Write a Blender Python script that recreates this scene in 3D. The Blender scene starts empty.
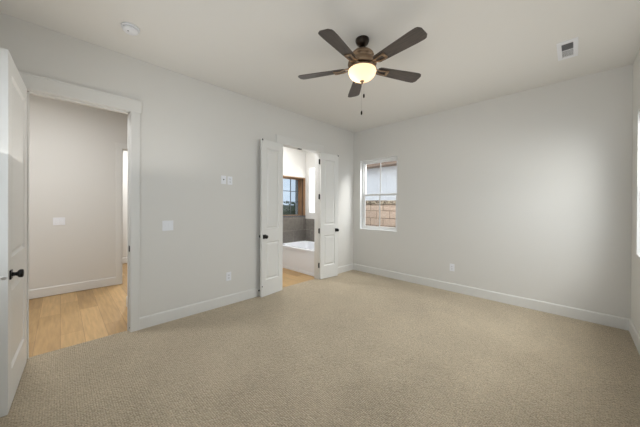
import bpy, bmesh, math, random
from mathutils import Vector, Matrix
random.seed(4)
C = bpy.context.scene.collection
PI = math.pi
sc = bpy.context.scene

# ------------------------------------------------------------------ camera
cx, ch = 3.48790749, 1.41277057
yaw, pitch, roll = 0.780105, -0.00336388, 0.00524632
fw = Vector((-math.sin(yaw)*math.cos(pitch), math.cos(yaw)*math.cos(pitch), math.sin(pitch)))
rt = Vector((math.cos(yaw), math.sin(yaw), 0)); up = rt.cross(fw)
r2 = rt*math.cos(roll)+up*math.sin(roll); u2 = -rt*math.sin(roll)+up*math.cos(roll)
cd = bpy.data.cameras.new('camera'); cam = bpy.data.objects.new('camera', cd); C.objects.link(cam)
m = Matrix((r2, u2, -fw)).transposed().to_4x4(); m.translation = (cx, 0, ch)
cam.matrix_world = m
cd.sensor_fit = 'HORIZONTAL'; cd.sensor_width = 36; cd.lens = 256.721/640*36
cd.shift_y = -6.614/640; cd.clip_start = 0.02
sc.camera = cam

# ------------------------------------------------------------------ world, lights, exposure
w = bpy.data.worlds.new('world'); sc.world = w; w.use_nodes = True
bg = w.node_tree.nodes['Background']
bg.inputs[0].default_value = (0.84, 0.91, 1.0, 1); bg.inputs[1].default_value = 2.15
vs = sc.view_settings
vs.view_transform = 'Standard'; vs.look = 'None'; vs.gamma = 1; vs.use_curve_mapping = False
vs.exposure = 0.0

def area(name, loc, rot, sx, sy, power, col=(1, 1, 1)):
    l = bpy.data.lights.new(name, 'AREA'); l.shape = 'RECTANGLE'; l.size = sx; l.size_y = sy
    l.energy = power; l.color = col
    o = bpy.data.objects.new(name, l); C.objects.link(o); o.location = loc; o.rotation_euler = rot
    return o
# daylight outside the windows (side wall, added unseen window behind the photographer, back wall beside the corner)
area('daylight_side_window', (4.70, 3.35, 2.60), (0, math.radians(48), 0), 1.5, 1.9, 130, (1, 0.965, 0.92))
area('rear_window_fill', (2.4, -0.80, 1.66), (PI/2, 0, 0), 2.7, 1.5, 14, (1, 0.965, 0.92))  # fill for the room, behind a rear window added for its light
area('daylight_back_window', (0.95, 5.08, 2.85), (math.radians(-38), 0, math.radians(-47)), 0.9, 0.5, 95, (1, 0.965, 0.92))
area('daylight_bath_window', (-0.9, 5.2, 2.0), (math.radians(-80), 0, 0), 0.8, 1.2, 22, (1, 0.98, 0.96))
area('bounce_light_left', (0.80, 0.45, 1.75), (PI, 0, 0), 1.1, 1.6, 3.9, (1, 0.965, 0.92))  # added fill lamp inside the room, aimed up at the ceiling
area('bounce_light', (2.5, 2.45, 1.75), (PI, 0, 0), 1.8, 2.8, 7.6, (1, 0.965, 0.92))  # second added upward fill, evens out ceiling and walls
def fill_disk(name, loc, power, size=0.25, col=(.97, .98, 1)):  # added disk fill for rooms where no fixture is seen
    l = bpy.data.lights.new(name, 'AREA'); l.shape = 'DISK'; l.size = size; l.energy = power; l.color = col
    o = bpy.data.objects.new(name, l); C.objects.link(o); o.location = loc
fill_disk('hall_fill_light', (-0.62, -0.25, 3.0), 38)  # unseen fill added to brighten the hall
fill_disk('bath_fill_light', (-0.8, 3.2, 3.0), 30)  # unseen fill added to brighten the bathroom
fill_disk('far_room_fill_light', (-3.2, 1.4, 3.0), 45)  # unseen fill added to brighten the room beyond the hall

# ------------------------------------------------------------------ helpers
def mesh_obj(name, bm, mat, parent=None, smooth=False):
    me = bpy.data.meshes.new(name)
    bmesh.ops.recalc_face_normals(bm, faces=bm.faces)
    bm.to_mesh(me); bm.free()
    if smooth:
        for p in me.polygons: p.use_smooth = True
    o = bpy.data.objects.new(name, me); C.objects.link(o)
    if mat: me.materials.append(mat)
    if parent: o.parent = parent
    return o
def tag(o, label=None, cat=None, group=None, kind=None):
    if label: o['label'] = label
    if cat: o['category'] = cat
    if group: o['group'] = group
    if kind: o['kind'] = kind
    return o
def empty(name, loc=(0, 0, 0), rz=0):
    o = bpy.data.objects.new(name, None); C.objects.link(o); o.location = loc; o.rotation_euler = (0, 0, rz)
    o.empty_display_size = 0.1
    return o
def box(bm, a, b, bev=0):
    x0, y0, z0 = (min(a[i], b[i]) for i in range(3)); x1, y1, z1 = (max(a[i], b[i]) for i in range(3))
    if not bev:
        v = [bm.verts.new(p) for p in ((x0,y0,z0),(x1,y0,z0),(x1,y1,z0),(x0,y1,z0),(x0,y0,z1),(x1,y0,z1),(x1,y1,z1),(x0,y1,z1))]
        for f in ((0,3,2,1),(4,5,6,7),(0,1,5,4),(1,2,6,5),(2,3,7,6),(3,0,4,7)): bm.faces.new([v[i] for i in f])
        return
    t = bmesh.new(); box(t, a, b)
    bmesh.ops.bevel(t, geom=t.edges[:], offset=bev, segments=2, affect='EDGES', profile=0.5)
    me = bpy.data.meshes.new('t'); t.to_mesh(me); t.free(); bm.from_mesh(me); bpy.data.meshes.remove(me)
def boxes(*bs, bev=0):
    bm = bmesh.new()
    for a, b in bs: box(bm, a, b, bev)
    return bm
def lathe(bm, prof, n=32, M=None, cap=True):
    rings = []
    for r, z in prof:
        ring = []
        for i in range(n):
            a = 2*PI*i/n; p = Vector((r*math.cos(a), r*math.sin(a), z))
            ring.append(bm.verts.new(M @ p if M else p))
        rings.append(ring)
    for a, b in zip(rings, rings[1:]):
        for i in range(n): bm.faces.new((a[i], a[(i+1) % n], b[(i+1) % n], b[i]))
    if cap:
        if prof[0][0] > 1e-5: bm.faces.new(rings[0][::-1])
        if prof[-1][0] > 1e-5: bm.faces.new(rings[-1])
    bmesh.ops.remove_doubles(bm, verts=bm.verts, dist=1e-5)
    return bm
def tube(bm, pts, r, n=10):
    pts = [Vector(p) for p in pts]; rings = []
    for i, p in enumerate(pts):
        d = (pts[min(i+1, len(pts)-1)]-pts[max(i-1, 0)]).normalized()
        q = d.to_track_quat('Z', 'Y')
        rings.append([bm.verts.new(p+q @ Vector((r*math.cos(2*PI*k/n), r*math.sin(2*PI*k/n), 0))) for k in range(n)])
    for a, b in zip(rings, rings[1:]):
        for k in range(n): bm.faces.new((a[k], a[(k+1) % n], b[(k+1) % n], b[k]))
    bm.faces.new(rings[0][::-1]); bm.faces.new(rings[-1])

def mat(name, col, rough=0.5, metal=0, emis=None, est=0, spec=0.5):
    m = bpy.data.materials.new(name); m.use_nodes = True
    b = m.node_tree.nodes['Principled BSDF']
    b.inputs['Base Color'].default_value = (*col, 1); b.inputs['Roughness'].default_value = rough
    b.inputs['Metallic'].default_value = metal; b.inputs['Specular IOR Level'].default_value = spec
    if emis: b.inputs['Emission Color'].default_value = (*emis, 1); b.inputs['Emission Strength'].default_value = est
    return m
def nodes(m): return m.node_tree.nodes, m.node_tree.links, m.node_tree.nodes['Principled BSDF']
def add_bump(m, scale, strength, dist=0.002, detail=4):
    N, L, b = nodes(m)
    tc = N.new('ShaderNodeTexCoord'); no = N.new('ShaderNodeTexNoise'); bu = N.new('ShaderNodeBump')
    no.inputs['Scale'].default_value = scale; no.inputs['Detail'].default_value = detail
    bu.inputs['Strength'].default_value = strength; bu.inputs['Distance'].default_value = dist
    L.new(tc.outputs['Object'], no.inputs['Vector']); L.new(no.outputs['Fac'], bu.inputs['Height']); L.new(bu.outputs[0], b.inputs['Normal'])
    return m
def mix_noise(m, c1, c2, scale, lo=0.35, hi=0.65, mapscale=None, detail=4):
    N, L, b = nodes(m)
    tc = N.new('ShaderNodeTexCoord'); mp = N.new('ShaderNodeMapping'); no = N.new('ShaderNodeTexNoise'); cr = N.new('ShaderNodeValToRGB')
    if mapscale: mp.inputs['Scale'].default_value = mapscale
    no.inputs['Scale'].default_value = scale; no.inputs['Detail'].default_value = detail
    cr.color_ramp.elements[0].position = lo; cr.color_ramp.elements[1].position = hi
    cr.color_ramp.elements[0].color = (*c1, 1); cr.color_ramp.elements[1].color = (*c2, 1)
    L.new(tc.outputs['Object'], mp.inputs[0]); L.new(mp.outputs[0], no.inputs['Vector']); L.new(no.outputs['Fac'], cr.inputs[0]); L.new(cr.outputs[0], b.inputs['Base Color'])
    return m

WALL = add_bump(mat('wall_paint', (0.72, 0.705, 0.67), 0.75, spec=0.25), 90, 0.12)
CEIL = add_bump(mat('ceiling_paint', (0.80, 0.785, 0.75), 0.85, spec=0.2), 60, 0.2)
TRIM = add_bump(mat('trim_paint', (0.745, 0.735, 0.705), 0.42), 40, 0.03)
DOOR = add_bump(mat('door_paint', (0.79, 0.785, 0.76), 0.4), 40, 0.03)
BLACK = mat('black_hardware', (0.012, 0.011, 0.010), 0.35, 0.6)
PLATE = mat('white_plastic', (0.84, 0.85, 0.88), 0.35)
DARK = mat('dark_slot', (0.05, 0.05, 0.05), 0.6)
GREYP = mat('grey_plastic_and_shade', (0.35, 0.35, 0.36), 0.5)  # grey parts, and the shade on the near vent louvres
SILVER = mat('satin_nickel', (0.6, 0.58, 0.55), 0.3, 1)
VINYL = add_bump(mat('white_vinyl', (0.80, 0.80, 0.79), 0.35), 30, 0.02)
BRONZE = mix_noise(mat('brushed_bronze', (0.2, 0.14, 0.1), 0.33, 0.9), (0.24, 0.165, 0.105), (0.36, 0.26, 0.175), 12, mapscale=(1, 1, 12))
BRONZE_DK = mat('dark_bronze', (0.035, 0.026, 0.02), 0.28, 0.85)
TUB = mat('white_acrylic', (0.86, 0.88, 0.93), 0.18)

# carpet: cut/loop texture
CARPET = mat('carpet', (0.4, 0.33, 0.25), 0.95, spec=0.1)
N, L, b = nodes(CARPET)
tc = N.new('ShaderNodeTexCoord')
vo = N.new('ShaderNodeTexVoronoi'); vo.inputs['Scale'].default_value = 72; vo.inputs['Randomness'].default_value = 0.35
n1 = N.new('ShaderNodeTexNoise'); n1.inputs['Scale'].default_value = 95; n1.inputs['Detail'].default_value = 5
n2 = N.new('ShaderNodeTexNoise'); n2.inputs['Scale'].default_value = 1.6; n2.inputs['Detail'].default_value = 6; n2.inputs['Roughness'].default_value = 0.6
for q in (vo, n1, n2): L.new(tc.outputs['Object'], q.inputs['Vector'])
cr = N.new('ShaderNodeValToRGB'); cr.color_ramp.elements[0].position = 0.25; cr.color_ramp.elements[1].position = 0.75
cr.color_ramp.elements[0].color = (0.235, 0.188, 0.128, 1); cr.color_ramp.elements[1].color = (0.73, 0.605, 0.435, 1)
mx = N.new('ShaderNodeMix'); mx.data_type = 'FLOAT'; mx.inputs[0].default_value = 0.35
L.new(n1.outputs['Fac'], mx.inputs[2]); L.new(n2.outputs['Fac'], mx.inputs[3]); L.new(mx.outputs[0], cr.inputs[0])
mrv = N.new('ShaderNodeMapRange'); mrv.inputs[1].default_value = 0.0; mrv.inputs[2].default_value = 0.65; mrv.inputs[3].default_value = 1.12; mrv.inputs[4].default_value = 0.74
mm = N.new('ShaderNodeMix'); mm.data_type = 'RGBA'; mm.blend_type = 'MULTIPLY'; mm.inputs[0].default_value = 1
L.new(vo.outputs['Distance'], mrv.inputs[0]); L.new(cr.outputs[0], mm.inputs[6]); L.new(mrv.outputs[0], mm.inputs[7]); L.new(mm.outputs[2], b.inputs['Base Color'])
b.inputs['Sheen Weight'].default_value = 0.8; b.inputs['Sheen Roughness'].default_value = 0.45; b.inputs['Sheen Tint'].default_value = (1.0, 0.88, 0.70, 1)
bu = N.new('ShaderNodeBump'); bu.inputs['Strength'].default_value = 1.0; bu.inputs['Distance'].default_value = 0.010
ad = N.new('ShaderNodeMath'); ad.operation = 'SUBTRACT'; L.new(n1.outputs['Fac'], ad.inputs[0]); L.new(vo.outputs['Distance'], ad.inputs[1])
L.new(ad.outputs[0], bu.inputs['Height']); L.new(bu.outputs[0], b.inputs['Normal'])

def brick(m, c1, c2, mortar, bw, rh, ms, plane='xy', off=0.5, bumpd=0.002, wood=False, rough=None, loc=(0, 0, 0)):
    N, L, b = nodes(m)
    tc = N.new('ShaderNodeTexCoord'); sp = N.new('ShaderNodeSeparateXYZ'); cb = N.new('ShaderNodeCombineXYZ')
    L.new(tc.outputs['Object'], sp.inputs[0])
    if plane == 'auto':   # x+y along the wall, z up: works for both orientations of axis-aligned walls
        a = N.new('ShaderNodeMath'); a.operation = 'ADD'; L.new(sp.outputs[0], a.inputs[0]); L.new(sp.outputs[1], a.inputs[1])
        L.new(a.outputs[0], cb.inputs[0]); L.new(sp.outputs[2], cb.inputs[1])
    else:
        L.new(sp.outputs['xyz'.index(plane[0])], cb.inputs[0]); L.new(sp.outputs['xyz'.index(plane[1])], cb.inputs[1])
    mp = N.new('ShaderNodeMapping'); mp.inputs['Location'].default_value = loc; L.new(cb.outputs[0], mp.inputs[0])
    br = N.new('ShaderNodeTexBrick'); br.offset = off
    br.inputs['Scale'].default_value = 1; br.inputs['Brick Width'].default_value = bw; br.inputs['Row Height'].default_value = rh
    br.inputs['Mortar Size'].default_value = ms; br.inputs['Mortar Smooth'].default_value = 0.1; br.inputs['Bias'].default_value = 0
    br.inputs['Color1'].default_value = (*c1, 1); br.inputs['Color2'].default_value = (*c2, 1); br.inputs['Mortar'].default_value = (*mortar, 1)
    L.new(mp.outputs[0], br.inputs['Vector'])
    no = N.new('ShaderNodeTexNoise'); no.inputs['Detail'].default_value = 6
    m2 = N.new('ShaderNodeMapping'); L.new(mp.outputs[0], m2.inputs[0])
    if wood: m2.inputs['Scale'].default_value = (1.2, 14, 1); no.inputs['Scale'].default_value = 2.5
    else: no.inputs['Scale'].default_value = 14
    L.new(m2.outputs[0], no.inputs['Vector'])
    mr = N.new('ShaderNodeMapRange'); mr.inputs[1].default_value = 0.3; mr.inputs[2].default_value = 0.7; mr.inputs[3].default_value = 0.82; mr.inputs[4].default_value = 1.10
    L.new(no.outputs['Fac'], mr.inputs[0])
    mu = N.new('ShaderNodeMix'); mu.data_type = 'RGBA'; mu.blend_type = 'MULTIPLY'; mu.inputs[0].default_value = 1
    L.new(br.outputs['Color'], mu.inputs[6]); L.new(mr.outputs[0], mu.inputs[7]); L.new(mu.outputs[2], b.inputs['Base Color'])
    bu = N.new('ShaderNodeBump'); bu.invert = True; bu.inputs['Distance'].default_value = bumpd; bu.inputs['Strength'].default_value = 0.6
    L.new(br.outputs['Fac'], bu.inputs['Height']); L.new(bu.outputs[0], b.inputs['Normal'])
    return m
WOODF = brick(mat('oak_plank_floor', (.5, .3, .2), 0.38), (0.57, 0.37, 0.165), (0.39, 0.24, 0.10), (0.24, 0.14, 0.06), 1.25, 0.185, 0.0016, 'xy', 0.37, wood=True, bumpd=0.0008)
TILE = brick(mat('grey_brown_tile', (.1, .1, .1), 0.25), (0.215, 0.195, 0.17), (0.175, 0.16, 0.142), (0.33, 0.31, 0.28), 0.60, 0.30, 0.004, 'auto', 0.5, loc=(0.1, 0.1, 0))
BLOCK = brick(mat('tan_concrete_block', (.5, .4, .3), 0.9), (0.43, 0.33, 0.26), (0.36, 0.27, 0.21), (0.17, 0.115, 0.08), 0.40, 0.205, 0.011, 'auto', 0.5, bumpd=0.01, loc=(0.12, -0.155, 0))
CAPST = mix_noise(add_bump(mat('rough_cap_stone', (.3, .25, .2), 0.95), 60, 0.6, 0.01), (0.05, 0.035, 0.02), (0.34, 0.28, 0.21), 26, 0.42, 0.58)
SIDING = mix_noise(mat('pale_siding', (.6, .65, .7), 0.7), (0.76, 0.76, 0.77), (0.82, 0.82, 0.83), 3)
SOFFIT = mix_noise(mat('brown_soffit', (.25, .15, .1), 0.6), (0.30, 0.20, 0.14), (0.36, 0.25, 0.18), 4, mapscale=(1, 8, 1))
WINWOOD = mix_noise(mat('stained_wood', (.25, .13, .06), 0.35), (0.26, 0.145, 0.07), (0.38, 0.22, 0.115), 5, mapscale=(8, 8, 1))
BLADE = mix_noise(mat('dark_walnut_blade', (.05, .04, .035), 0.38), (0.040, 0.031, 0.026), (0.075, 0.058, 0.046), 6, mapscale=(1.2, 14, 1))
HEDGE = mix_noise(mat('hedge_leaf', (.05, .09, .03), 0.8), (0.06, 0.10, 0.05), (0.20, 0.24, 0.15), 12)
GRAVEL = mix_noise(add_bump(mat('gravel', (.3, .27, .23), 0.95), 40, 0.6, 0.02), (0.22, 0.19, 0.15), (0.38, 0.34, 0.28), 18)

GLASS = bpy.data.materials.new('window_glass'); GLASS.use_nodes = True
N, L = GLASS.node_tree.nodes, GLASS.node_tree.links
N.remove(N['Principled BSDF'])
tr = N.new('ShaderNodeBsdfTransparent'); tr.inputs[0].default_value = (0.93, 0.95, 0.96, 1)
gl = N.new('ShaderNodeBsdfGlossy'); gl.inputs['Roughness'].default_value = 0.02
lwt = N.new('ShaderNodeLayerWeight'); lwt.inputs[0].default_value = 0.5; pw = N.new('ShaderNodeMath'); pw.operation = 'POWER'; pw.inputs[1].default_value = 5
fr = N.new('ShaderNodeMath'); fr.operation = 'MULTIPLY_ADD'; fr.inputs[1].default_value = 0.6; fr.inputs[2].default_value = 0.03
L.new(lwt.outputs['Facing'], pw.inputs[0]); L.new(pw.outputs[0], fr.inputs[0]); ms = N.new('ShaderNodeMixShader')
L.new(fr.outputs[0], ms.inputs[0]); L.new(tr.outputs[0], ms.inputs[1]); L.new(gl.outputs[0], ms.inputs[2]); L.new(ms.outputs[0], N['Material Output'].inputs[0])
FROST = bpy.data.materials.new('frosted_glass'); FROST.use_nodes = True
N, L = FROST.node_tree.nodes, FROST.node_tree.links
N.remove(N['Principled BSDF']); f1 = N.new('ShaderNodeBsdfTranslucent'); f1.inputs[0].default_value = (0.95, 0.96, 0.96, 1)
L.new(f1.outputs[0], N['Material Output'].inputs[0])
GLASS_T = GLASS.copy(); GLASS_T.name = 'tinted_glass'
for n in GLASS_T.node_tree.nodes:
    if n.type == 'BSDF_TRANSPARENT': n.inputs[0].default_value = (0.56, 0.60, 0.63, 1)

# ------------------------------------------------------------------ structure
H = 3.05; W = 3.9554; D = 4.5831; YR = -0.47; T = 0.12
def struct(name, bm, m, label=None, cat=None):
    o = mesh_obj(name, bm, m); tag(o, label, cat, kind='structure'); return o

OL = (-0.215, 0.540)      # left doorway y range
OD = (2.585, 3.495)       # double doorway y range
DH = 2.445                # head height
HX = -2.28                # hall far wall
BX, BY = -1.50, 4.50      # bath left / back wall planes
struct('floor_carpet', boxes(((-0.065, YR, -0.05), (W, D, 0.006))), CARPET, 'beige carpet covering the bedroom floor', 'carpet')
struct('floor_wood_hall', boxes(((-6.2, -2.2, -0.05), (-0.065, 2.1, -0.004))), WOODF, 'light oak plank floor beyond the left doorway', 'floor')
struct('floor_wood_bath', boxes(((BX, 2.2, -0.05), (-0.065, BY, -0.004))), WOODF, 'light oak plank floor beyond the double doorway', 'floor')
struct('ceiling', boxes(((-6.2, -2.3, H), (W+0.2, 2.2, H+0.1)), ((BX-0.4, 2.2, H), (W+0.2, D+0.15, H+0.1))), CEIL, 'pale ceiling over the whole interior', 'ceiling')
# left wall with two doorways
lw = boxes(((-T, YR, -0.05), (0, OL[0]-0.02, H)), ((-T, OL[0]-0.02, DH+0.02), (0, OL[1]+0.02, H)), ((-T, OL[1]+0.02, -0.05), (0, OD[0]-0.02, H)),
           ((-T, OD[0]-0.02, DH+0.02), (0, OD[1]+0.02, H)), ((-T, OD[1]+0.02, -0.05), (0, D, H)))
struct('wall_left', lw, WALL, 'greige wall with two doorways', 'wall')
# back wall with window opening
WX0, WX1, WZ0, WZ1 = 0.175, 1.058, 0.917, 2.400
EB = 0.15
struct('wall_back', boxes(((BX-0.4, D, -0.05), (-1.375, D+EB, H)), ((-0.55, D, -0.05), (WX0, D+EB, H)), ((-1.375, D, -0.05), (-0.55, D+EB, 1.235)), ((-1.375, D, 2.395), (-0.55, D+EB, H)), ((WX1, D, -0.05), (W+EB, D+EB, H)), ((WX0, D, -0.05), (WX1, D+EB, WZ0)), ((WX0, D, WZ1), (WX1, D+EB, H))),
       WALL, 'greige back wall with one window', 'wall')
def wall_x(x0, x1, ya, yb, opens):
    bs = []; y = ya
    for (a, b2, z0, z1) in opens:
        bs.append(((x0, y, -0.05), (x1, a, H)))
        if z0 > 0: bs.append(((x0, a, -0.05), (x1, b2, z0)))
        bs.append(((x0, a, z1), (x1, b2, H))); y = b2
    bs.append(((x0, y, -0.05), (x1, yb, H)))
    return boxes(*bs)
RW = (2.35, 4.20); RW2 = (0.3, 1.7)  # the second opening is unseen, added to let light in
struct('wall_right', wall_x(W, W+EB, YR-EB, D, [(*RW2, 0.917, 2.41), (*RW, 0.917, 2.41)]), WALL, 'greige right wall with windows', 'wall')
RR = (0.95, 3.75)  # unseen rear opening, added to light the room
struct('wall_rear', boxes(((-T, YR-EB, -0.05), (RR[0], YR, H)), ((RR[1], YR-EB, -0.05), (W, YR, H)), ((RR[0], YR-EB, -0.05), (RR[1], YR, 0.917)), ((RR[0], YR-EB, 2.41), (RR[1], YR, H))),
       WALL, 'greige wall behind the open door', 'wall')
# hall
HO = (0.775, 1.55)
struct('wall_hall', wall_x(HX-T, HX, -2.2, 2.1, [(*HO, 0, 2.41)]), WALL, 'pale hall wall seen through the left doorway', 'wall')
struct('wall_hall_side', boxes(((-0.95, 0.66, -0.05), (-T, 2.1, H))), WALL, 'pale hall wall end beside the left doorway', 'wall')
struct('wall_hall_end', boxes(((-6.2, 2.1, -0.05), (-T, 2.2, H)), ((-6.2, -2.3, -0.05), (-T, -2.2, H)), ((-T, -2.3, -0.05), (0, YR-EB, H))), WALL, 'pale end walls of the hall', 'wall')
struct('wall_far_room', boxes(((-4.35, -2.2, -0.05), (-4.25, 2.1, H))), WALL, 'pale wall of the room beyond the hall', 'wall')
# bath
BWN = (-1.375, -0.55, 1.235, 2.395)      # bright window in the back wall of the bath
struct('wall_bath_back', boxes(((BX-0.4, BY, -0.05), (BWN[0], D, H)), ((BWN[1], BY, -0.05), (-T, D, H)), ((BWN[0], BY, -0.05), (BWN[1], D, BWN[2])), ((BWN[0], BY, BWN[3]), (BWN[1], D, H))),
       WALL, 'pale bathroom back wall with a bright window', 'wall')
LWN = (3.60, 4.490, 1.15, 2.145)         # wood lined window in the left wall of the bath
struct('wall_bath_left', wall_x(BX-0.4, BX, 2.2, BY, [LWN]), WALL, 'pale bathroom wall above the tub end', 'wall')
struct('wall_bath_tile', boxes(((BX, BY-0.012, 0.0), (-T, BY, 1.085)), ((BX, 3.50, 0.0), (BX+0.012, BY-0.012, LWN[2]-0.005))), TILE, 'dark grey brown tile around the bathtub', 'tile')

# baseboards
def bb(a, b2, n):   # run from a to b2 with outward normal n, height .135
    prof = [(0, 0), (0.014, 0), (0.014, 0.122), (0.010, 0.132), (0, 0.137)]
    bm = bmesh.new(); a = Vector(a); b2 = Vector(b2); n = Vector(n)
    ra = [bm.verts.new((a.x+n.x*t, a.y+n.y*t, z+0.004)) for t, z in prof]; rb = [bm.verts.new((b2.x+n.x*t, b2.y+n.y*t, z+0.004)) for t, z in prof]
    k = len(prof)
    for i in range(k): bm.faces.new((ra[i], ra[(i+1) % k], rb[(i+1) % k], rb[i]))
    bm.faces.new(ra); bm.faces.new(rb[::-1]); return bm
def join(*bms):
    out = bmesh.new()
    for q in bms:
        me = bpy.data.meshes.new('t'); q.to_mesh(me); q.free(); out.from_mesh(me); bpy.data.meshes.remove(me)
    return out
CW = 0.088
struct('baseboard_left', join(bb((0, OL[1]+CW, 0), (0, OD[0]-CW, 0), (1, 0, 0)), bb((0, OD[1]+CW, 0), (0, D, 0), (1, 0, 0)), bb((0, YR, 0), (0, OL[0]-CW, 0), (1, 0, 0))), TRIM, 'white baseboard along the left wall', 'baseboard')
struct('baseboard_back', bb((0, D, 0), (W, D, 0), (0, -1, 0)), TRIM, 'white baseboard along the back wall', 'baseboard')
struct('baseboard_right', bb((W, YR, 0), (W, D, 0), (-1, 0, 0)), TRIM, 'white baseboard along the right wall', 'baseboard')
struct('baseboard_rear', bb((0, YR, 0), (W, YR, 0), (0, 1, 0)), TRIM, 'white baseboard behind the open door', 'baseboard')
struct('baseboard_hall', join(bb((HX, -2.2, 0), (HX, HO[0]-CW, 0), (1, 0, 0)), bb((-0.95, 0.66, 0), (-T, 0.66, 0), (0, -1, 0)), bb((-0.95, 0.66, 0), (-0.95, 2.1, 0), (-1, 0, 0)), bb((-4.25, -2.2, 0), (-4.25, 2.1, 0), (1, 0, 0))), TRIM, 'white baseboard in the hall', 'baseboard')

# casings + jambs (craftsman head board a little wider than the legs)
def casing(name, x, y0, y1, s, label, jx0=-T, jx1=0.0, stop=True):
    t = 0.018*s
    bm = bmesh.new()
    for (a, b2) in ((y0-CW, y0-0.005), (y1+0.005, y1+CW)): box(bm, (x, a, 0), (x+t, b2, DH+0.004), 0.002)
    box(bm, (x, y0-CW-0.014, DH+0.004), (x+t*1.12, y1+CW+0.014, DH+0.125), 0.002)
    box(bm, (x, y0-CW-0.020, DH+0.125), (x+t*1.35, y1+CW+0.020, DH+0.140), 0.002)
    return bm
def jamb(x0, x1, y0, y1, sx0=None, sx1=None, stop=True, side='yy'):
    bm = bmesh.new()
    box(bm, (x0, y0-0.02, 0), (x1, y0, DH)); box(bm, (x0, y1, 0), (x1, y1+0.02, DH)); box(bm, (x0, y0-0.02, DH), (x1, y1+0.02, DH+0.02))
    if stop:
        box(bm, (sx0, y0, 0), (sx1, y0+0.011, DH)); box(bm, (sx0, y1-0.011, 0), (sx1, y1, DH)); box(bm, (sx0, y0, DH-0.011), (sx1, y1, DH))
    return bm
struct('trim_1', casing('c', 0, OL[0], OL[1], 1, ''), TRIM, 'white casing around the left doorway', 'casing')
j1 = struct('trim_2', jamb(-T, 0, *OL, -0.075, -0.042), TRIM, 'white jamb lining of the left doorway', 'jamb')
struct('trim_3', casing('c', 0, OD[0], OD[1], 1, ''), TRIM, 'white casing around the double doorway', 'casing')
j2 = struct('trim_4', jamb(-T, 0, *OD, stop=False), TRIM, 'white jamb lining of the double doorway', 'jamb')
tag(mesh_obj('strike_plate', boxes(((-0.050, OL[1]-0.005, 0.895), (-0.001, OL[1]+0.001, 0.960))), BLACK, j1), 'black strike plate')
tag(mesh_obj('jamb_pin', boxes(((-0.010, OL[1]-0.003, 0.045), (-0.001, OL[1]+0.001, 0.058))), BLACK, j1), 'small black pin')
for yy in (3.02, 3.06):
    mesh_obj('catch_plate', boxes(((-0.065, yy-0.016, DH-0.009), (-0.020, yy+0.016, DH+0.001))), BLACK, j2)
struct('trim_5', boxes(((HX, HO[0]-CW, 0), (HX+0.018, HO[0]-0.004, 2.415)), ((HX, HO[1]+0.004, 0), (HX+0.018, HO[1]+CW, 2.415)), ((HX, HO[0]-CW-0.012, 2.415), (HX+0.024, HO[1]+CW+0.012, 2.515)),
       ((HX-T, HO[0]-0.004, 0), (HX, HO[0]+0.01, 2.41)), ((HX-T, HO[1]-0.01, 0), (HX, HO[1]+0.004, 2.41))), TRIM, 'white casing around the doorway across the hall', 'casing')
struct('trim_6', boxes(((-0.085, OD[0], -0.004), (-0.058, OD[1], 0.003))), WOODF, 'thin threshold strip under the double doorway', 'threshold')

# ------------------------------------------------------------------ doors
def panel_face(bm, xs, zs, y, s, panels):
    """face at y with raised panels; s = outward sign. panels: (x0,x1,z0,z1)"""
    x0, x1 = xs; z0, z1 = zs
    px0, px1 = panels[0][0], panels[0][1]
    def q(a, b2, c, d, yy=y): bm.faces.new([bm.verts.new(p) for p in ((a, yy, c), (b2, yy, c), (b2, yy, d), (a, yy, d))])
    q(x0, px0, z0, z1); q(px1, x1, z0, z1)
    zc = z0
    for p in panels:
        q(px0, px1, zc, p[2]); zc = p[3]
        loops = []
        for off, dep in ((0, 0), (0.005, 0.005), (0.013, 0.013), (0.022, 0.013), (0.046, 0.003), (0.052, 0.003)):
            loops.append([bm.verts.new(v) for v in ((p[0]+off, y-s*dep, p[2]+off), (p[1]-off, y-s*dep, p[2]+off), (p[1]-off, y-s*dep, p[3]-off), (p[0]+off, y-s*dep, p[3]-off))])
        for a, b2 in zip(loops, loops[1:]):
            for i in range(4): bm.faces.new((a[i], a[(i+1) % 4], b2[(i+1) % 4], b2[i]))
        bm.faces.new(loops[-1])
    q(px0, px1, zc, z1)
def leaf_bm(wd, h, t, stile):
    bm = bmesh.new()
    panels = [(stile, wd-stile, 0.245, 0.835), (stile, wd-stile, 1.035, h-0.125)]
    for s in (-1, 1): panel_face(bm, (0, wd), (0, h), s*t/2, s, panels)
    for a in ((0, 0), (wd, wd)):
        bm.faces.new([bm.verts.new(p) for p in ((a[0], -t/2, 0), (a[0], t/2, 0), (a[0], t/2, h), (a[0], -t/2, h))])
    for z in (0, h):
        # strips so that the edges weld with the faces
        xs = [0, stile, wd-stile, wd]
        for a, b2 in zip(xs, xs[1:]):
            bm.faces.new([bm.verts.new(p) for p in ((a, -t/2, z), (b2, -t/2, z), (b2, t/2, z), (a, t/2, z))])
    bmesh.ops.remove_doubles(bm, verts=bm.verts, dist=1e-5)
    return bm
def knob(parent, x, z, s, t, label='black door knob'):
    """square rose, neck and round knob pointing to local y*s"""
    bm = bmesh.new()
    ya = s*t/2
    box(bm, (x-0.031, ya, z-0.031), (x+0.031, ya+s*0.009, z+0.031), 0.003)
    M = Matrix.Translation((x, ya, z)) @ Matrix.Rotation(-s*PI/2, 4, 'X')
    lathe(bm, [(0.015, 0.005), (0.0135, 0.016), (0.0125, 0.026), (0.015, 0.032), (0.022, 0.036), (0.0275, 0.042), (0.0285, 0.050), (0.0275, 0.057), (0.023, 0.061), (0.0, 0.063)], 24, M)
    o = mesh_obj('door_knob', bm, BLACK, parent, True); o['label'] = label
    return o
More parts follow.
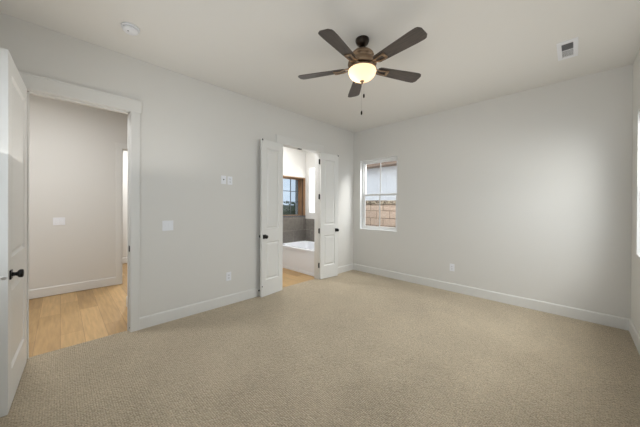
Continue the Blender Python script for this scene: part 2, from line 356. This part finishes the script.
def hinge(parent, x, y, z, leafdir=1):
    bm = bmesh.new()
    lathe(bm, [(0, -0.052), (0.005, -0.051), (0.0085, -0.046), (0.0085, 0.046), (0.005, 0.051), (0, 0.052)], 14, Matrix.Translation((x, y, z)))
    box(bm, (x-0.022, y-0.004, z-0.046), (x+0.022, y+0.002, z+0.046))
    return mesh_obj('hinge', bm, BLACK, parent)

LH = 2.415
# left single door, swung open against the rear wall
d1 = mesh_obj('door_1', leaf_bm(0.790, 2.43, 0.035, 0.115), DOOR)
d1.location = (0.022, OL[0]-0.014, 0.010); d1.rotation_euler = (0, 0, math.atan2(-0.034, 0.790))
tag(d1, 'white two panel door swung open at the left edge with a black knob', 'door', kind='structure')
knob(d1, 0.719, 0.922, 1, 0.035); knob(d1, 0.719, 0.922, -1, 0.035)
bm = bmesh.new(); lathe(bm, [(0, 0), (0.0125, 0), (0.0125, 0.0015), (0.008, 0.003), (0, 0.003)], 20, Matrix.Translation((0.790, 0, 0.915)) @ Matrix.Rotation(PI/2, 4, 'Y'))
tag(mesh_obj('latch', bm, SILVER, d1), 'round grey latch plate')
for z in (0.25, 0.93, 1.58, 2.24): hinge(d1, -0.012, -0.008, z)

def double_leaf(name, y, ang, side, label):
    d = mesh_obj(name, leaf_bm(0.443, LH, 0.035, 0.082), DOOR)
    d.location = (0.0395, y, 0.016); d.rotation_euler = (0, 0, ang)
    tag(d, label, 'door', kind='structure')
    s = side        # local y sign of the face turned to the room
    knob(d, 0.392, 0.921, s, 0.035); knob(d, 0.392, 0.921, -s, 0.035)
    for z in (0.26, 0.92, 1.575, 2.245): hinge(d, -0.006, -s*0.017, z)
    bm = bmesh.new()
    lathe(bm, [(0.006, 0), (0.006, 0.006), (0.004, 0.010), (0, 0.011)], 12, Matrix.Translation((0.425, 0, LH)))
    tag(mesh_obj('ball_catch', bm, BLACK, d), 'black ball catch')
    bm = bmesh.new(); box(bm, (0.424, s*0.0165, LH-0.024), (0.4440, s*0.019, LH+0.002)); mesh_obj('catch_plate', bm, BLACK, d)
    return d
angL = math.atan2(-0.436, 0.060); angR = math.atan2(0.438, 0.060)
d2 = double_leaf('door_2', OD[0]+0.004, angL, 1, 'narrow white two panel door leaf, left of the double doorway, folded against the wall')
d3 = double_leaf('door_3', OD[1]-0.004, angR, -1, 'narrow white two panel door leaf, right of the double doorway, folded against the wall')
bm = bmesh.new(); box(bm, (0.425, 0.0165, 0.155), (0.436, 0.024, 0.168)); tag(mesh_obj('bumper', bm, BLACK, d2), 'black bumper')

# baseboard mounted door stops
def door_stop(y, z, label):
    bm = bmesh.new(); M = Matrix.Translation((0.0145, y, z)) @ Matrix.Rotation(PI/2, 4, 'Y')
    lathe(bm, [(0.012, 0), (0.012, 0.003), (0.0045, 0.006), (0.0045, 0.05), (0.0085, 0.052), (0.0085, 0.062), (0.0, 0.064)], 16, M)
    o = mesh_obj('door_stop', bm, BLACK, None, True); return tag(o, label, 'door stop', 'door stops on the baseboard')
door_stop(2.17, 0.095, 'small black door stop on the baseboard behind the left leaf of the double doors')
door_stop(3.955, 0.118, 'small black door stop on the baseboard behind the right leaf of the double doors')

# open door of the room across the hall
d4 = mesh_obj('door_4', leaf_bm(0.76, 2.39, 0.035, 0.115), DOOR)
d4.location = (HX-T-0.01, HO[0]+0.0, 0.008); d4.rotation_euler = (0, 0, PI+0.02)
tag(d4, 'white door standing open in the room beyond the hall', 'door', kind='structure')
bm = bmesh.new(); M = Matrix.Translation((0.70, -0.0175, 0.875)) @ Matrix.Rotation(PI/2, 4, 'X')
lathe(bm, [(0.027, 0), (0.027, 0.008), (0.009, 0.012), (0.009, 0.05), (0, 0.052)], 16, M)
box(bm, (0.58, -0.078, 0.866), (0.71, -0.062, 0.884), 0.004)
tag(mesh_obj('lever_handle', bm, BLACK, d4), 'black lever handle')

# ------------------------------------------------------------------ windows
def rect_frame(bm, axis, c0, c1, a0, a1, z0, z1, w_):
    """picture-frame of bars, c = depth range, a = along range"""
    def B(p0, p1, q0, q1):
        if axis == 'x': box(bm, (p0, c0, q0), (p1, c1, q1), 0.002)
        else: box(bm, (c0, p0, q0), (c1, p1, q1), 0.002)
    B(a0, a0+w_, z0, z1); B(a1-w_, a1, z0, z1); B(a0+w_, a1-w_, z0, z0+w_); B(a0+w_, a1-w_, z1-w_, z1)
def single_hung(name, axis, c, s, a0, a1, z0, z1, label, munt=True, mat_=None, glass=None, fr=0.045, meet=None, horiz=False):
    """frame starting at depth c going s (outwards)"""
    V = mat_ or VINYL; G = glass or GLASS
    bm = bmesh.new(); rect_frame(bm, axis, c, c+s*0.065, a0, a1, z0, z1, fr)
    root = mesh_obj(name, bm, V); tag(root, label, 'window', kind='structure')
    ia0, ia1, iz0, iz1 = a0+fr-0.002, a1-fr+0.002, z0+fr-0.002, z1-fr+0.002
    mz = meet if meet else (z0+z1)/2
    am = (a0+a1)/2
    for (lo, hi, cc) in ((iz0, mz+0.018, c+s*0.008), (mz-0.018, iz1, c+s*0.034)):
        bm = bmesh.new(); rect_frame(bm, axis, cc, cc+s*0.024, ia0, ia1, lo, hi, 0.032)
        sash = mesh_obj('sash', bm, V, root)
        bm = bmesh.new()
        g0 = cc+s*0.010; g1 = cc+s*0.013
        if axis == 'x': box(bm, (ia0+0.03, g0, lo+0.03), (ia1-0.03, g1, hi-0.03))
        else: box(bm, (g0, ia0+0.03, lo+0.03), (g1, ia1-0.03, hi-0.03))
        mesh_obj('pane', bm, G, sash)
        if munt:
            bm = bmesh.new()
            if axis == 'x': box(bm, (am-0.011, cc+s*0.004, lo+0.03), (am+0.011, cc+s*0.009, hi-0.03))
            else: box(bm, (cc+s*0.004, am-0.011, lo+0.03), (cc+s*0.009, am+0.011, hi-0.03))
            if horiz:
                zm = (lo+hi)/2
                if axis == 'x': box(bm, (ia0+0.03, cc+s*0.004, zm-0.011), (ia1-0.03, cc+s*0.009, zm+0.011))
                else: box(bm, (cc+s*0.004, ia0+0.03, zm-0.011), (cc+s*0.009, ia1-0.03, zm+0.011))
            mesh_obj('muntin', bm, V, sash)
    return root
single_hung('window_1', 'x', D+0.070, 1, WX0, WX1, WZ0, WZ1, 'white framed window in the back wall looking onto a block wall', meet=1.655)
struct('trim_7', boxes(((WX0-0.0, D-0.004, WZ0-0.0), (WX1, D+0.075, WZ0+0.012))), VINYL, 'white sill of the back window', 'window sill')
struct('trim_9', boxes(((WX0, D-0.003, WZ0+0.012), (WX0+0.010, D+0.072, WZ1-0.01)), ((WX1-0.01, D-0.003, WZ0+0.012), (WX1, D+0.072, WZ1-0.01)), ((WX0, D-0.003, WZ1-0.010), (WX1, D+0.072, WZ1))), VINYL, 'white liner of the back window opening', 'window liner')
single_hung('window_2', 'y', W+0.075, 1, RW[0], RW[1], 0.917, 2.41, 'white framed window at the right edge of the view', munt=True)
struct('trim_8', boxes(((W-0.004, RW[0], 0.917), (W+0.075, RW[1], 0.929)), ((W-0.004, RW[1]-0.010, 0.929), (W+0.075, RW[1], 2.40)), ((W-0.004, RW[0], 0.929), (W+0.075, RW[0]+0.01, 2.40)), ((W-0.004, RW[0], 2.400), (W+0.075, RW[1], 2.41))), VINYL, 'white liner of the right window opening', 'window liner')
single_hung('added_window_5', 'y', W+0.075, 1, RW2[0], RW2[1], 0.917, 2.41, 'added white framed window in the right wall, unseen, letting in light')  # unseen window added to bring light into the room
single_hung('added_window_6', 'x', YR-0.075, -1, RR[0], RR[1], 0.917, 2.41, 'added white framed window in the rear wall, unseen, letting in light')  # rear window added for light from behind the camera
# bath windows
bm = bmesh.new(); rect_frame(bm, 'x', BY+0.012, BY+0.05, *BWN, 0.012)
w3 = mesh_obj('window_3', bm, VINYL); tag(w3, 'bright white frosted window in the bathroom back wall', 'window', kind='structure')
mesh_obj('pane', boxes(((BWN[0]+0.011, BY+0.03, BWN[2]+0.011), (BWN[1]-0.011, BY+0.034, BWN[3]-0.011))), FROST, w3)
# wood lined, deep window in the bath left wall
y0, y1, z0, z1 = LWN
XD = BX-0.20
liner = boxes(((XD, y0, z0), (BX+0.004, y0+0.02, z1)), ((XD, y1-0.02, z0), (BX+0.004, y1, z1)), ((XD, y0+0.02, z1-0.02), (BX+0.004, y1-0.02, z1)))
w4 = mesh_obj('window_4', liner, WINWOOD); tag(w4, 'deep wood lined window with bluish panes over the bathtub end', 'window', kind='structure')
tag(mesh_obj('sill', boxes(((XD, y0, z0-0.012), (BX+0.018, y1, z0+0.012)), bev=0.003), mat('sill_stone', (0.10, 0.11, 0.12), 0.2), w4), 'dark stone sill')
bm = bmesh.new(); rect_frame(bm, 'y', XD-0.05, XD, y0+0.02, y1-0.02, z0+0.012, z1-0.02, 0.022); mesh_obj('frame', bm, WINWOOD, w4)
bm = bmesh.new(); ya, yb, za, zb = y0+0.042, y1-0.042, z0+0.034, z1-0.042
for f in (1/3, 2/3): yy = ya+(yb-ya)*f; box(bm, (XD-0.03, yy-0.007, za), (XD-0.012, yy+0.007, zb))
for f in (0.36, 0.66): zz = za+(zb-za)*f; box(bm, (XD-0.03, ya, zz-0.007), (XD-0.012, yb, zz+0.007))
tag(mesh_obj('muntin', bm, mat('dark_grille', (0.04, 0.05, 0.06), 0.4), w4), 'dark thin grille')
mesh_obj('pane', boxes(((XD-0.036, ya, za), (XD-0.032, yb, zb))), GLASS_T, w4)
tag(mesh_obj('track', boxes(((BX-0.10, y1-0.026, z0+0.012), (BX-0.075, y1-0.018, z1-0.02))), mat('dark_track', (0.03, 0.022, 0.018), 0.4), w4), 'dark vertical track')

# ------------------------------------------------------------------ bathtub
def bathtub():
    x0, x1, ya, yb, h = BX+0.014, -T-0.004, 3.575, BY-0.014, 0.515
    root = empty('bathtub', ((x0+x1)/2, (ya+yb)/2, 0)); tag(root, 'white built-in bathtub with a plain apron in the tiled alcove', 'bathtub')
    ox, oy = root.location.x, root.location.y
    bm = bmesh.new()
    def ring(inx, iny, z, r, n=8):
        a0, a1, b0, b1 = x0+inx, x1-inx, ya+iny, yb-iny; pts = []
        for (qx, qy, st) in ((a1-r, b1-r, 0), (a0+r, b1-r, 1), (a0+r, b0+r, 2), (a1-r, b0+r, 3)):
            for i in range(n+1):
                t = (st+i/n)*PI/2; pts.append(bm.verts.new((qx+r*math.cos(t)-ox, qy+r*math.sin(t)-oy, z)))
        return pts
    R = [ring(0.0, 0.0, h-0.03, 0.004), ring(0.0, 0.0, h-0.006, 0.005), ring(0.006, 0.006, h, 0.008), ring(0.085, 0.075, h, 0.16), ring(0.10, 0.09, h-0.015, 0.15),
         ring(0.16, 0.14, 0.20, 0.14), ring(0.22, 0.20, 0.12, 0.12), ring(0.34, 0.28, 0.11, 0.08)]
    for a, b2 in zip(R, R[1:]):
        k = len(a)
        for i in range(k): bm.faces.new((a[i], a[(i+1) % k], b2[(i+1) % k], b2[i]))
    bm.faces.new(R[-1])
    mesh_obj('basin', bm, TUB, root, True)
    bm = bmesh.new(); box(bm, (x0-ox, ya+0.012-oy, 0.05), (x1-ox, ya+0.05-oy, h-0.028), 0.003); box(bm, (x0-ox, ya+0.004-oy, -0.003), (x1-ox, ya+0.03-oy, 0.052), 0.003)
    mesh_obj('apron', bm, TUB, root)
    return root
bathtub()

# ------------------------------------------------------------------ wall plates
def plate(name, loc, rz, w_, h_, label, cat, style, group=None):
    """local: plate in XZ plane, front towards -Y"""
    r = empty(name, loc, rz); tag(r, label, cat, group)
    mesh_obj('plate', boxes(((-w_/2, -0.006, -h_/2), (w_/2, 0.0, h_/2)), bev=0.002), PLATE, r)
    if style == 'outlet':
        for zc in (-0.021, 0.021):
            s = mesh_obj('socket', boxes(((-0.017, -0.0085, zc-0.015), (0.017, -0.005, zc+0.015)), bev=0.002), PLATE, r)
            mesh_obj('slot', boxes(((-0.008, -0.0092, zc-0.004), (-0.005, -0.0080, zc+0.007)), ((0.005, -0.0092, zc-0.004), (0.008, -0.0080, zc+0.007)), ((-0.003, -0.0092, zc-0.012), (0.003, -0.0080, zc-0.007))), DARK, s)
    elif style == 'coax':
        bm = bmesh.new(); lathe(bm, [(0.009, 0), (0.009, 0.004), (0.005, 0.005), (0.005, 0.012), (0, 0.012)], 16, Matrix.Translation((0, -0.005, 0.004)) @ Matrix.Rotation(PI/2, 4, 'X'))
        mesh_obj('jack', bm, DARK, r)
    else:
        n = style
        for i in range(n):
            xc = (i-(n-1)/2)*0.046
            mesh_obj('rocker', boxes(((xc-0.016, -0.0105, -0.033), (xc+0.016, -0.0055, 0.033)), bev=0.0015), PLATE, r)
    return r
RZL = PI/2      # plates on the left wall face +x
plate('coax_plate', (0.0005, 1.603, 1.772), RZL, 0.072, 0.116, 'small white plate with a dark jack, high on the left wall, left of the pair', 'wall plate', 'coax')
plate('power_outlet', (0.0005, 1.695, 1.768), RZL, 0.072, 0.116, 'white power outlet high on the left wall, right of the pair', 'outlet', 'outlet')
plate('light_switch', (0.0005, 0.912, 1.167), RZL, 0.118, 0.120, 'white double light switch on the left wall beside the left doorway', 'light switch', 2)
plate('power_outlet', (0.0005, 1.683, 0.405), RZL, 0.074, 0.120, 'white power outlet low on the left wall', 'outlet', 'outlet')
plate('power_outlet', (2.052, D-0.0005, 0.402), 0, 0.074, 0.120, 'white power outlet low on the back wall', 'outlet', 'outlet')
plate('light_switch', (HX+0.0005, -0.016, 1.150), RZL, 0.135, 0.120, 'white light switch on the hall wall seen through the left doorway', 'light switch', 2)

# ------------------------------------------------------------------ smoke detector
sd = empty('smoke_detector', (0.572, 0.452, H)); tag(sd, 'round white smoke detector on the ceiling above the left doorway', 'smoke detector')
mesh_obj('base', lathe(bmesh.new(), [(0.0, 0), (0.070, 0), (0.072, -0.004), (0.071, -0.014), (0.066, -0.017)], 40), PLATE, sd, True)
mesh_obj('vent_ring', lathe(bmesh.new(), [(0.058, -0.013), (0.058, -0.024)], 40, cap=False), GREYP, sd)
mesh_obj('cover', lathe(bmesh.new(), [(0.0, -0.020), (0.061, -0.020), (0.063, -0.024), (0.060, -0.036), (0.052, -0.043), (0.030, -0.047), (0.0, -0.048)], 40), PLATE, sd, True)
mesh_obj('test_button', lathe(bmesh.new(), [(0, 0), (0.007, 0), (0.007, -0.003), (0, -0.003)], 16, Matrix.Translation((0.014, -0.020, -0.046))), GREYP, sd)

# ------------------------------------------------------------------ ceiling vent
vx0, vx1, vy0, vy1 = 3.352, 3.508, 3.495, 3.905
vc = ((vx0+vx1)/2, (vy0+vy1)/2)
cv = empty('ceiling_vent', (vc[0], vc[1], H)); tag(cv, 'white rectangular air register on the ceiling near the right wall', 'air vent')
hx, hy = (vx1-vx0)/2, (vy1-vy0)/2; gx, gy = 0.043, 0.150
mesh_obj('frame', boxes(((-hx, -hy, -0.007), (-gx, hy, 0)), ((gx, -hy, -0.007), (hx, hy, 0)), ((-gx, -hy, -0.007), (gx, -gy, 0)), ((-gx, gy, -0.007), (gx, hy, 0)), ((-gx, -0.004, -0.006), (gx, 0.004, 0)), bev=0.001), PLATE, cv)
mesh_obj('backing', boxes(((-gx, -gy, -0.0012), (gx, gy, -0.0002))), mat('duct_shade', (0.20, 0.20, 0.20), 0.7), cv)  # flat sheet, the shade inside the duct put into its grey
for half in (-1, 1):
    for k in range(9):
        yc = half*(0.012+0.0155*k+0.003)
        bm = bmesh.new(); a = math.radians(35)
        dy, dz = 0.0075*math.cos(a), 0.0032
        p = [(-gx, yc-dy, -0.0055 if half < 0 else -0.0015), (-gx, yc+dy, -0.0015 if half < 0 else -0.0055)]
        if half < 0: p = [(-gx, yc-0.0035, -0.0058), (-gx, yc-0.0015, -0.0014)]
        else: p = [(-gx, yc-0.0075, -0.0058), (-gx, yc+0.0075, -0.0036)]
        vs_ = [bm.verts.new(p[0]), bm.verts.new(p[1]), bm.verts.new((gx, *p[1][1:])), bm.verts.new((gx, *p[0][1:]))]
        f = bm.faces.new(vs_); r_ = bmesh.ops.extrude_face_region(bm, geom=[f]); bmesh.ops.translate(bm, vec=(0, 0.0008, 0.0006), verts=[v for v in r_['geom'] if isinstance(v, bmesh.types.BMVert)])
        mesh_obj('louvre', bm, PLATE if half > 0 else GREYP, cv)  # white louvres; shade on the near half is put into its grey colour

# ------------------------------------------------------------------ ceiling fan
FX, FY = 2.000, 2.083
fan = empty('ceiling_fan', (FX, FY, H)); tag(fan, 'five blade ceiling fan in dark bronze with a glowing glass bowl light', 'ceiling fan')
z = lambda a: a-H
mesh_obj('canopy', lathe(bmesh.new(), [(0, 0), (0.066, 0), (0.068, -0.006), (0.066, -0.022), (0.056, -0.045), (0.036, -0.062), (0.022, -0.068), (0, -0.068)], 40), BRONZE_DK, fan, True)
mesh_obj('downrod', lathe(bmesh.new(), [(0.0125, -0.06), (0.0125, -0.095), (0.026, -0.098), (0.028, -0.112), (0.024, -0.124), (0, -0.124)], 24), BRONZE_DK, fan, True)
mesh_obj('motor_housing', lathe(bmesh.new(), [(0, z(2.938)), (0.030, z(2.940)), (0.060, z(2.936)), (0.092, z(2.922)), (0.108, z(2.905)), (0.114, z(2.888)), (0.112, z(2.882)),
    (0.098, z(2.878)), (0.094, z(2.862)), (0.097, z(2.846)), (0.122, z(2.840)), (0.137, z(2.828)), (0.141, z(2.806)), (0.134, z(2.790)), (0.108, z(2.781)), (0.088, z(2.778)), (0.088, z(2.770)), (0, z(2.772))], 56), BRONZE, fan, True)
mesh_obj('light_fitter', lathe(bmesh.new(), [(0.086, z(2.773)), (0.10, z(2.768)), (0.132, z(2.762)), (0.137, z(2.756)), (0.136, z(2.748)), (0.130, z(2.746)), (0.126, z(2.752)), (0.0, z(2.756))], 56), BRONZE, fan, True)
GL = bpy.data.materials.new('frosted_glass_lit'); GL.use_nodes = True
N, L = GL.node_tree.nodes, GL.node_tree.links; N.remove(N['Principled BSDF'])
tl = N.new('ShaderNodeBsdfTranslucent'); tl.inputs[0].default_value = (1.0, 0.86, 0.68, 1)
em = N.new('ShaderNodeEmission'); em.inputs[0].default_value = (1.0, 0.76, 0.50, 1); em.inputs[1].default_value = 0.40
gg = N.new('ShaderNodeBsdfPrincipled'); gg.inputs['Base Color'].default_value = (0.75, 0.66, 0.55, 1); gg.inputs['Roughness'].default_value = 0.25
m1 = N.new('ShaderNodeMixShader'); m1.inputs[0].default_value = 0.3; ads = N.new('ShaderNodeAddShader')
L.new(tl.outputs[0], m1.inputs[1]); L.new(gg.outputs[0], m1.inputs[2]); L.new(m1.outputs[0], ads.inputs[0]); L.new(em.outputs[0], ads.inputs[1]); L.new(ads.outputs[0], N['Material Output'].inputs[0])
prof = [(0.132, z(2.757))]
for i in range(1, 13):
    t = i/12*PI/2; prof.append((0.136*math.cos(t)**0.85 if i < 12 else 0, z(2.750)-0.108*math.sin(t)))
bowl = lathe(bmesh.new(), prof, 56, cap=False)
tag(mesh_obj('light_bowl', bowl, GL, fan, True), 'glowing frosted glass bowl')
mesh_obj('finial', lathe(bmesh.new(), [(0.0, z(2.646)), (0.022, z(2.644)), (0.021, z(2.638)), (0.012, z(2.633)), (0.008, z(2.626)), (0.010, z(2.620)), (0.006, z(2.612)), (0, z(2.610))], 24), BRONZE, fan, True)
for (dx, dy, e) in ((-0.055, -0.03, 0.55), (0.06, 0.03, 0.15)):
    l = bpy.data.lights.new('bulb', 'POINT'); l.energy = e; l.color = (1.0, 0.80, 0.55); l.shadow_soft_size = 0.03
    o = bpy.data.objects.new('bulb', l); C.objects.link(o); o.parent = fan; o.location = (dx, dy, z(2.71))
# blades
def blade_bm():
    bm = bmesh.new(); N_ = 26; r0, r1 = 0.170, 0.665; top = []; bot = []; tk = 0.0055
    outline = []
    for i in range(N_+1):
        s = i/N_; r = r0+(r1-r0)*s
        hw = 0.050+0.022*min(1, s*1.25)
        d1_ = (r-r0)/0.025
        if d1_ < 1: hw *= 0.72+0.28*math.sqrt(max(0, 1-(1-d1_)**2))
        d2_ = (r1-r)/0.045
        if d2_ < 1: hw *= 0.55+0.45*math.sqrt(max(0, 1-(1-d2_)**2))
        outline.append((r, hw))
    L_ = [(r, hw) for r, hw in outline]; R_ = [(r, -hw) for r, hw in outline][::-1]
    pts = L_+R_
    vt = [bm.verts.new((x, y, tk/2)) for x, y in pts]; vb = [bm.verts.new((x, y, -tk/2)) for x, y in pts]
    k = len(outline)
    for i in range(k-1):
        j = 2*k-1-i
        bm.faces.new((vt[i], vt[i+1], vt[j-1], vt[j])); bm.faces.new((vb[i], vb[j], vb[j-1], vb[i+1]))
    n = len(pts)
    for i in range(n): bm.faces.new((vt[i], vb[i], vb[(i+1) % n], vt[(i+1) % n]))
    bmesh.ops.transform(bm, matrix=Matrix.Rotation(math.radians(-11), 4, 'X'), verts=bm.verts)
    return bm
def iron_bm():
    bm = bmesh.new()
    for s in (-1, 1):
        pts = []
        for i in range(9):
            t = i/8; pts.append((0.100+0.185*t, s*(0.014+0.014*math.sin(t*PI*0.55)), 0.012-0.026*math.sin(t*PI*0.62)))
        tube(bm, pts, 0.0065, 8)
    box(bm, (0.085, -0.024, -0.004), (0.125, 0.024, 0.012), 0.003)
    t = bmesh.new(); box(t, (0.262, -0.034, -0.012), (0.290, 0.034, -0.004), 0.003)
    me = bpy.data.meshes.new('t'); t.to_mesh(me); t.free(); bm.from_mesh(me); bpy.data.meshes.remove(me)
    bmesh.ops.transform(bm, matrix=Matrix.Rotation(math.radians(-11), 4, 'X'), verts=[v for v in bm.verts if v.co.x > 0.21])
    return bm
ANG0 = -81.0
b0 = None
for k in range(5):
    if b0 is None:
        b = mesh_obj('blade', blade_bm(), BLADE, fan); ir = mesh_obj('blade_iron', iron_bm(), BRONZE, b, False); ir['label'] = 'bronze blade bracket'; b0 = b; i0 = ir
    else:
        b = b0.copy(); C.objects.link(b); b.parent = fan; ir = i0.copy(); C.objects.link(ir); ir.parent = b
    b.location = (0, 0, z(2.772)); b.rotation_euler = (0, 0, math.radians(ANG0+72*k))
# pull chains
cr_ = Vector((math.cos(yaw), math.sin(yaw), 0))
for (off, zt, zb_) in ((0.018, 2.655, 2.513), (-0.004, 2.612, 2.346)):
    p = cr_*off
    bm = bmesh.new(); tube(bm, [(p.x, p.y, z(zt)), (p.x, p.y, z(zb_))], 0.0013, 6)
    chn = mesh_obj('pull_chain', bm, SILVER, fan)
    bm = lathe(bmesh.new(), [(0, 0), (0.005, -0.002), (0.0085, -0.012), (0.0085, -0.030), (0.006, -0.040), (0, -0.042)], 14, Matrix.Translation((p.x, p.y, z(zb_)+0.006)))
    tag(mesh_obj('pendant', bm, BRONZE_DK, chn, True), 'dark pull pendant')

# ------------------------------------------------------------------ outdoors
struct('ground', boxes(((-14, -3, -0.35), (9, 13, -0.30))), GRAVEL, 'gravel ground outside', 'ground')
rw = empty('block_wall', (-0.5, 6.2, -0.3)); tag(rw, 'tan concrete block wall with a rough stone cap outside the back window', 'block wall')
mesh_obj('blocks', boxes(((-3.2, 0, 0), (3.4, 0.25, 1.77))), BLOCK, rw)
bm = bmesh.new(); x = -3.25
while x < 3.4:
    box(bm, (x, -0.03, 1.77), (x+0.395, 0.28, 1.875+random.uniform(-.006, .006)), 0.008); x += 0.40
tag(mesh_obj('cap', bm, CAPST, rw), 'rough brown stone cap')
nh = empty('neighbour_house', (-2.5, 8.6, -0.3)); tag(nh, 'pale blue grey neighbouring house with a brown soffit beyond the block wall', 'house')
bm = bmesh.new(); box(bm, (-4, 0, 0), (6, 3, 3.35))
mesh_obj('wall', bm, SIDING, nh)
tag(mesh_obj('soffit', boxes(((-4.3, -0.45, 3.20), (6.3, 3.2, 3.42))), SOFFIT, nh), 'brown soffit')
bm = bmesh.new()
v = [bm.verts.new(p) for p in ((-4.4, -0.6, 3.42), (6.4, -0.6, 3.42), (6.4, 3.3, 3.42), (-4.4, 3.3, 3.42), (-4.4, 1.4, 4.5), (6.4, 1.4, 4.5))]
for f in ((0, 1, 5, 4), (2, 3, 4, 5), (0, 4, 3), (1, 2, 5), (0, 3, 2, 1)): bm.faces.new([v[i] for i in f])
mesh_obj('roof', bm, mat('roof_shingle', (0.08, 0.075, 0.07), 0.9), nh)
# hedge seen through the wood lined bath window
bm = bmesh.new()
for i in range(900):
    c = Vector((random.uniform(-0.45, 0.45), random.uniform(-3.5, 3.5), random.uniform(0, 1.95)))
    M = Matrix.Translation(c) @ Matrix.Rotation(random.uniform(0, 6), 4, Vector((random.random(), random.random(), random.random()+.1)).normalized())
    s = random.uniform(0.08, 0.16)
    bm.faces.new([bm.verts.new(M @ Vector(q)) for q in ((-s, 0, 0), (0, -s*.5, 0), (s, 0, 0), (0, s*.5, 0))])
box(bm, (-0.35, -3.5, 0), (0.35, 3.5, 1.75))
h = mesh_obj('hedge', bm, HEDGE); h.location = (-7.6, 7.2, -0.3); tag(h, 'dim green hedge outside the wood lined bathroom window', 'hedge')
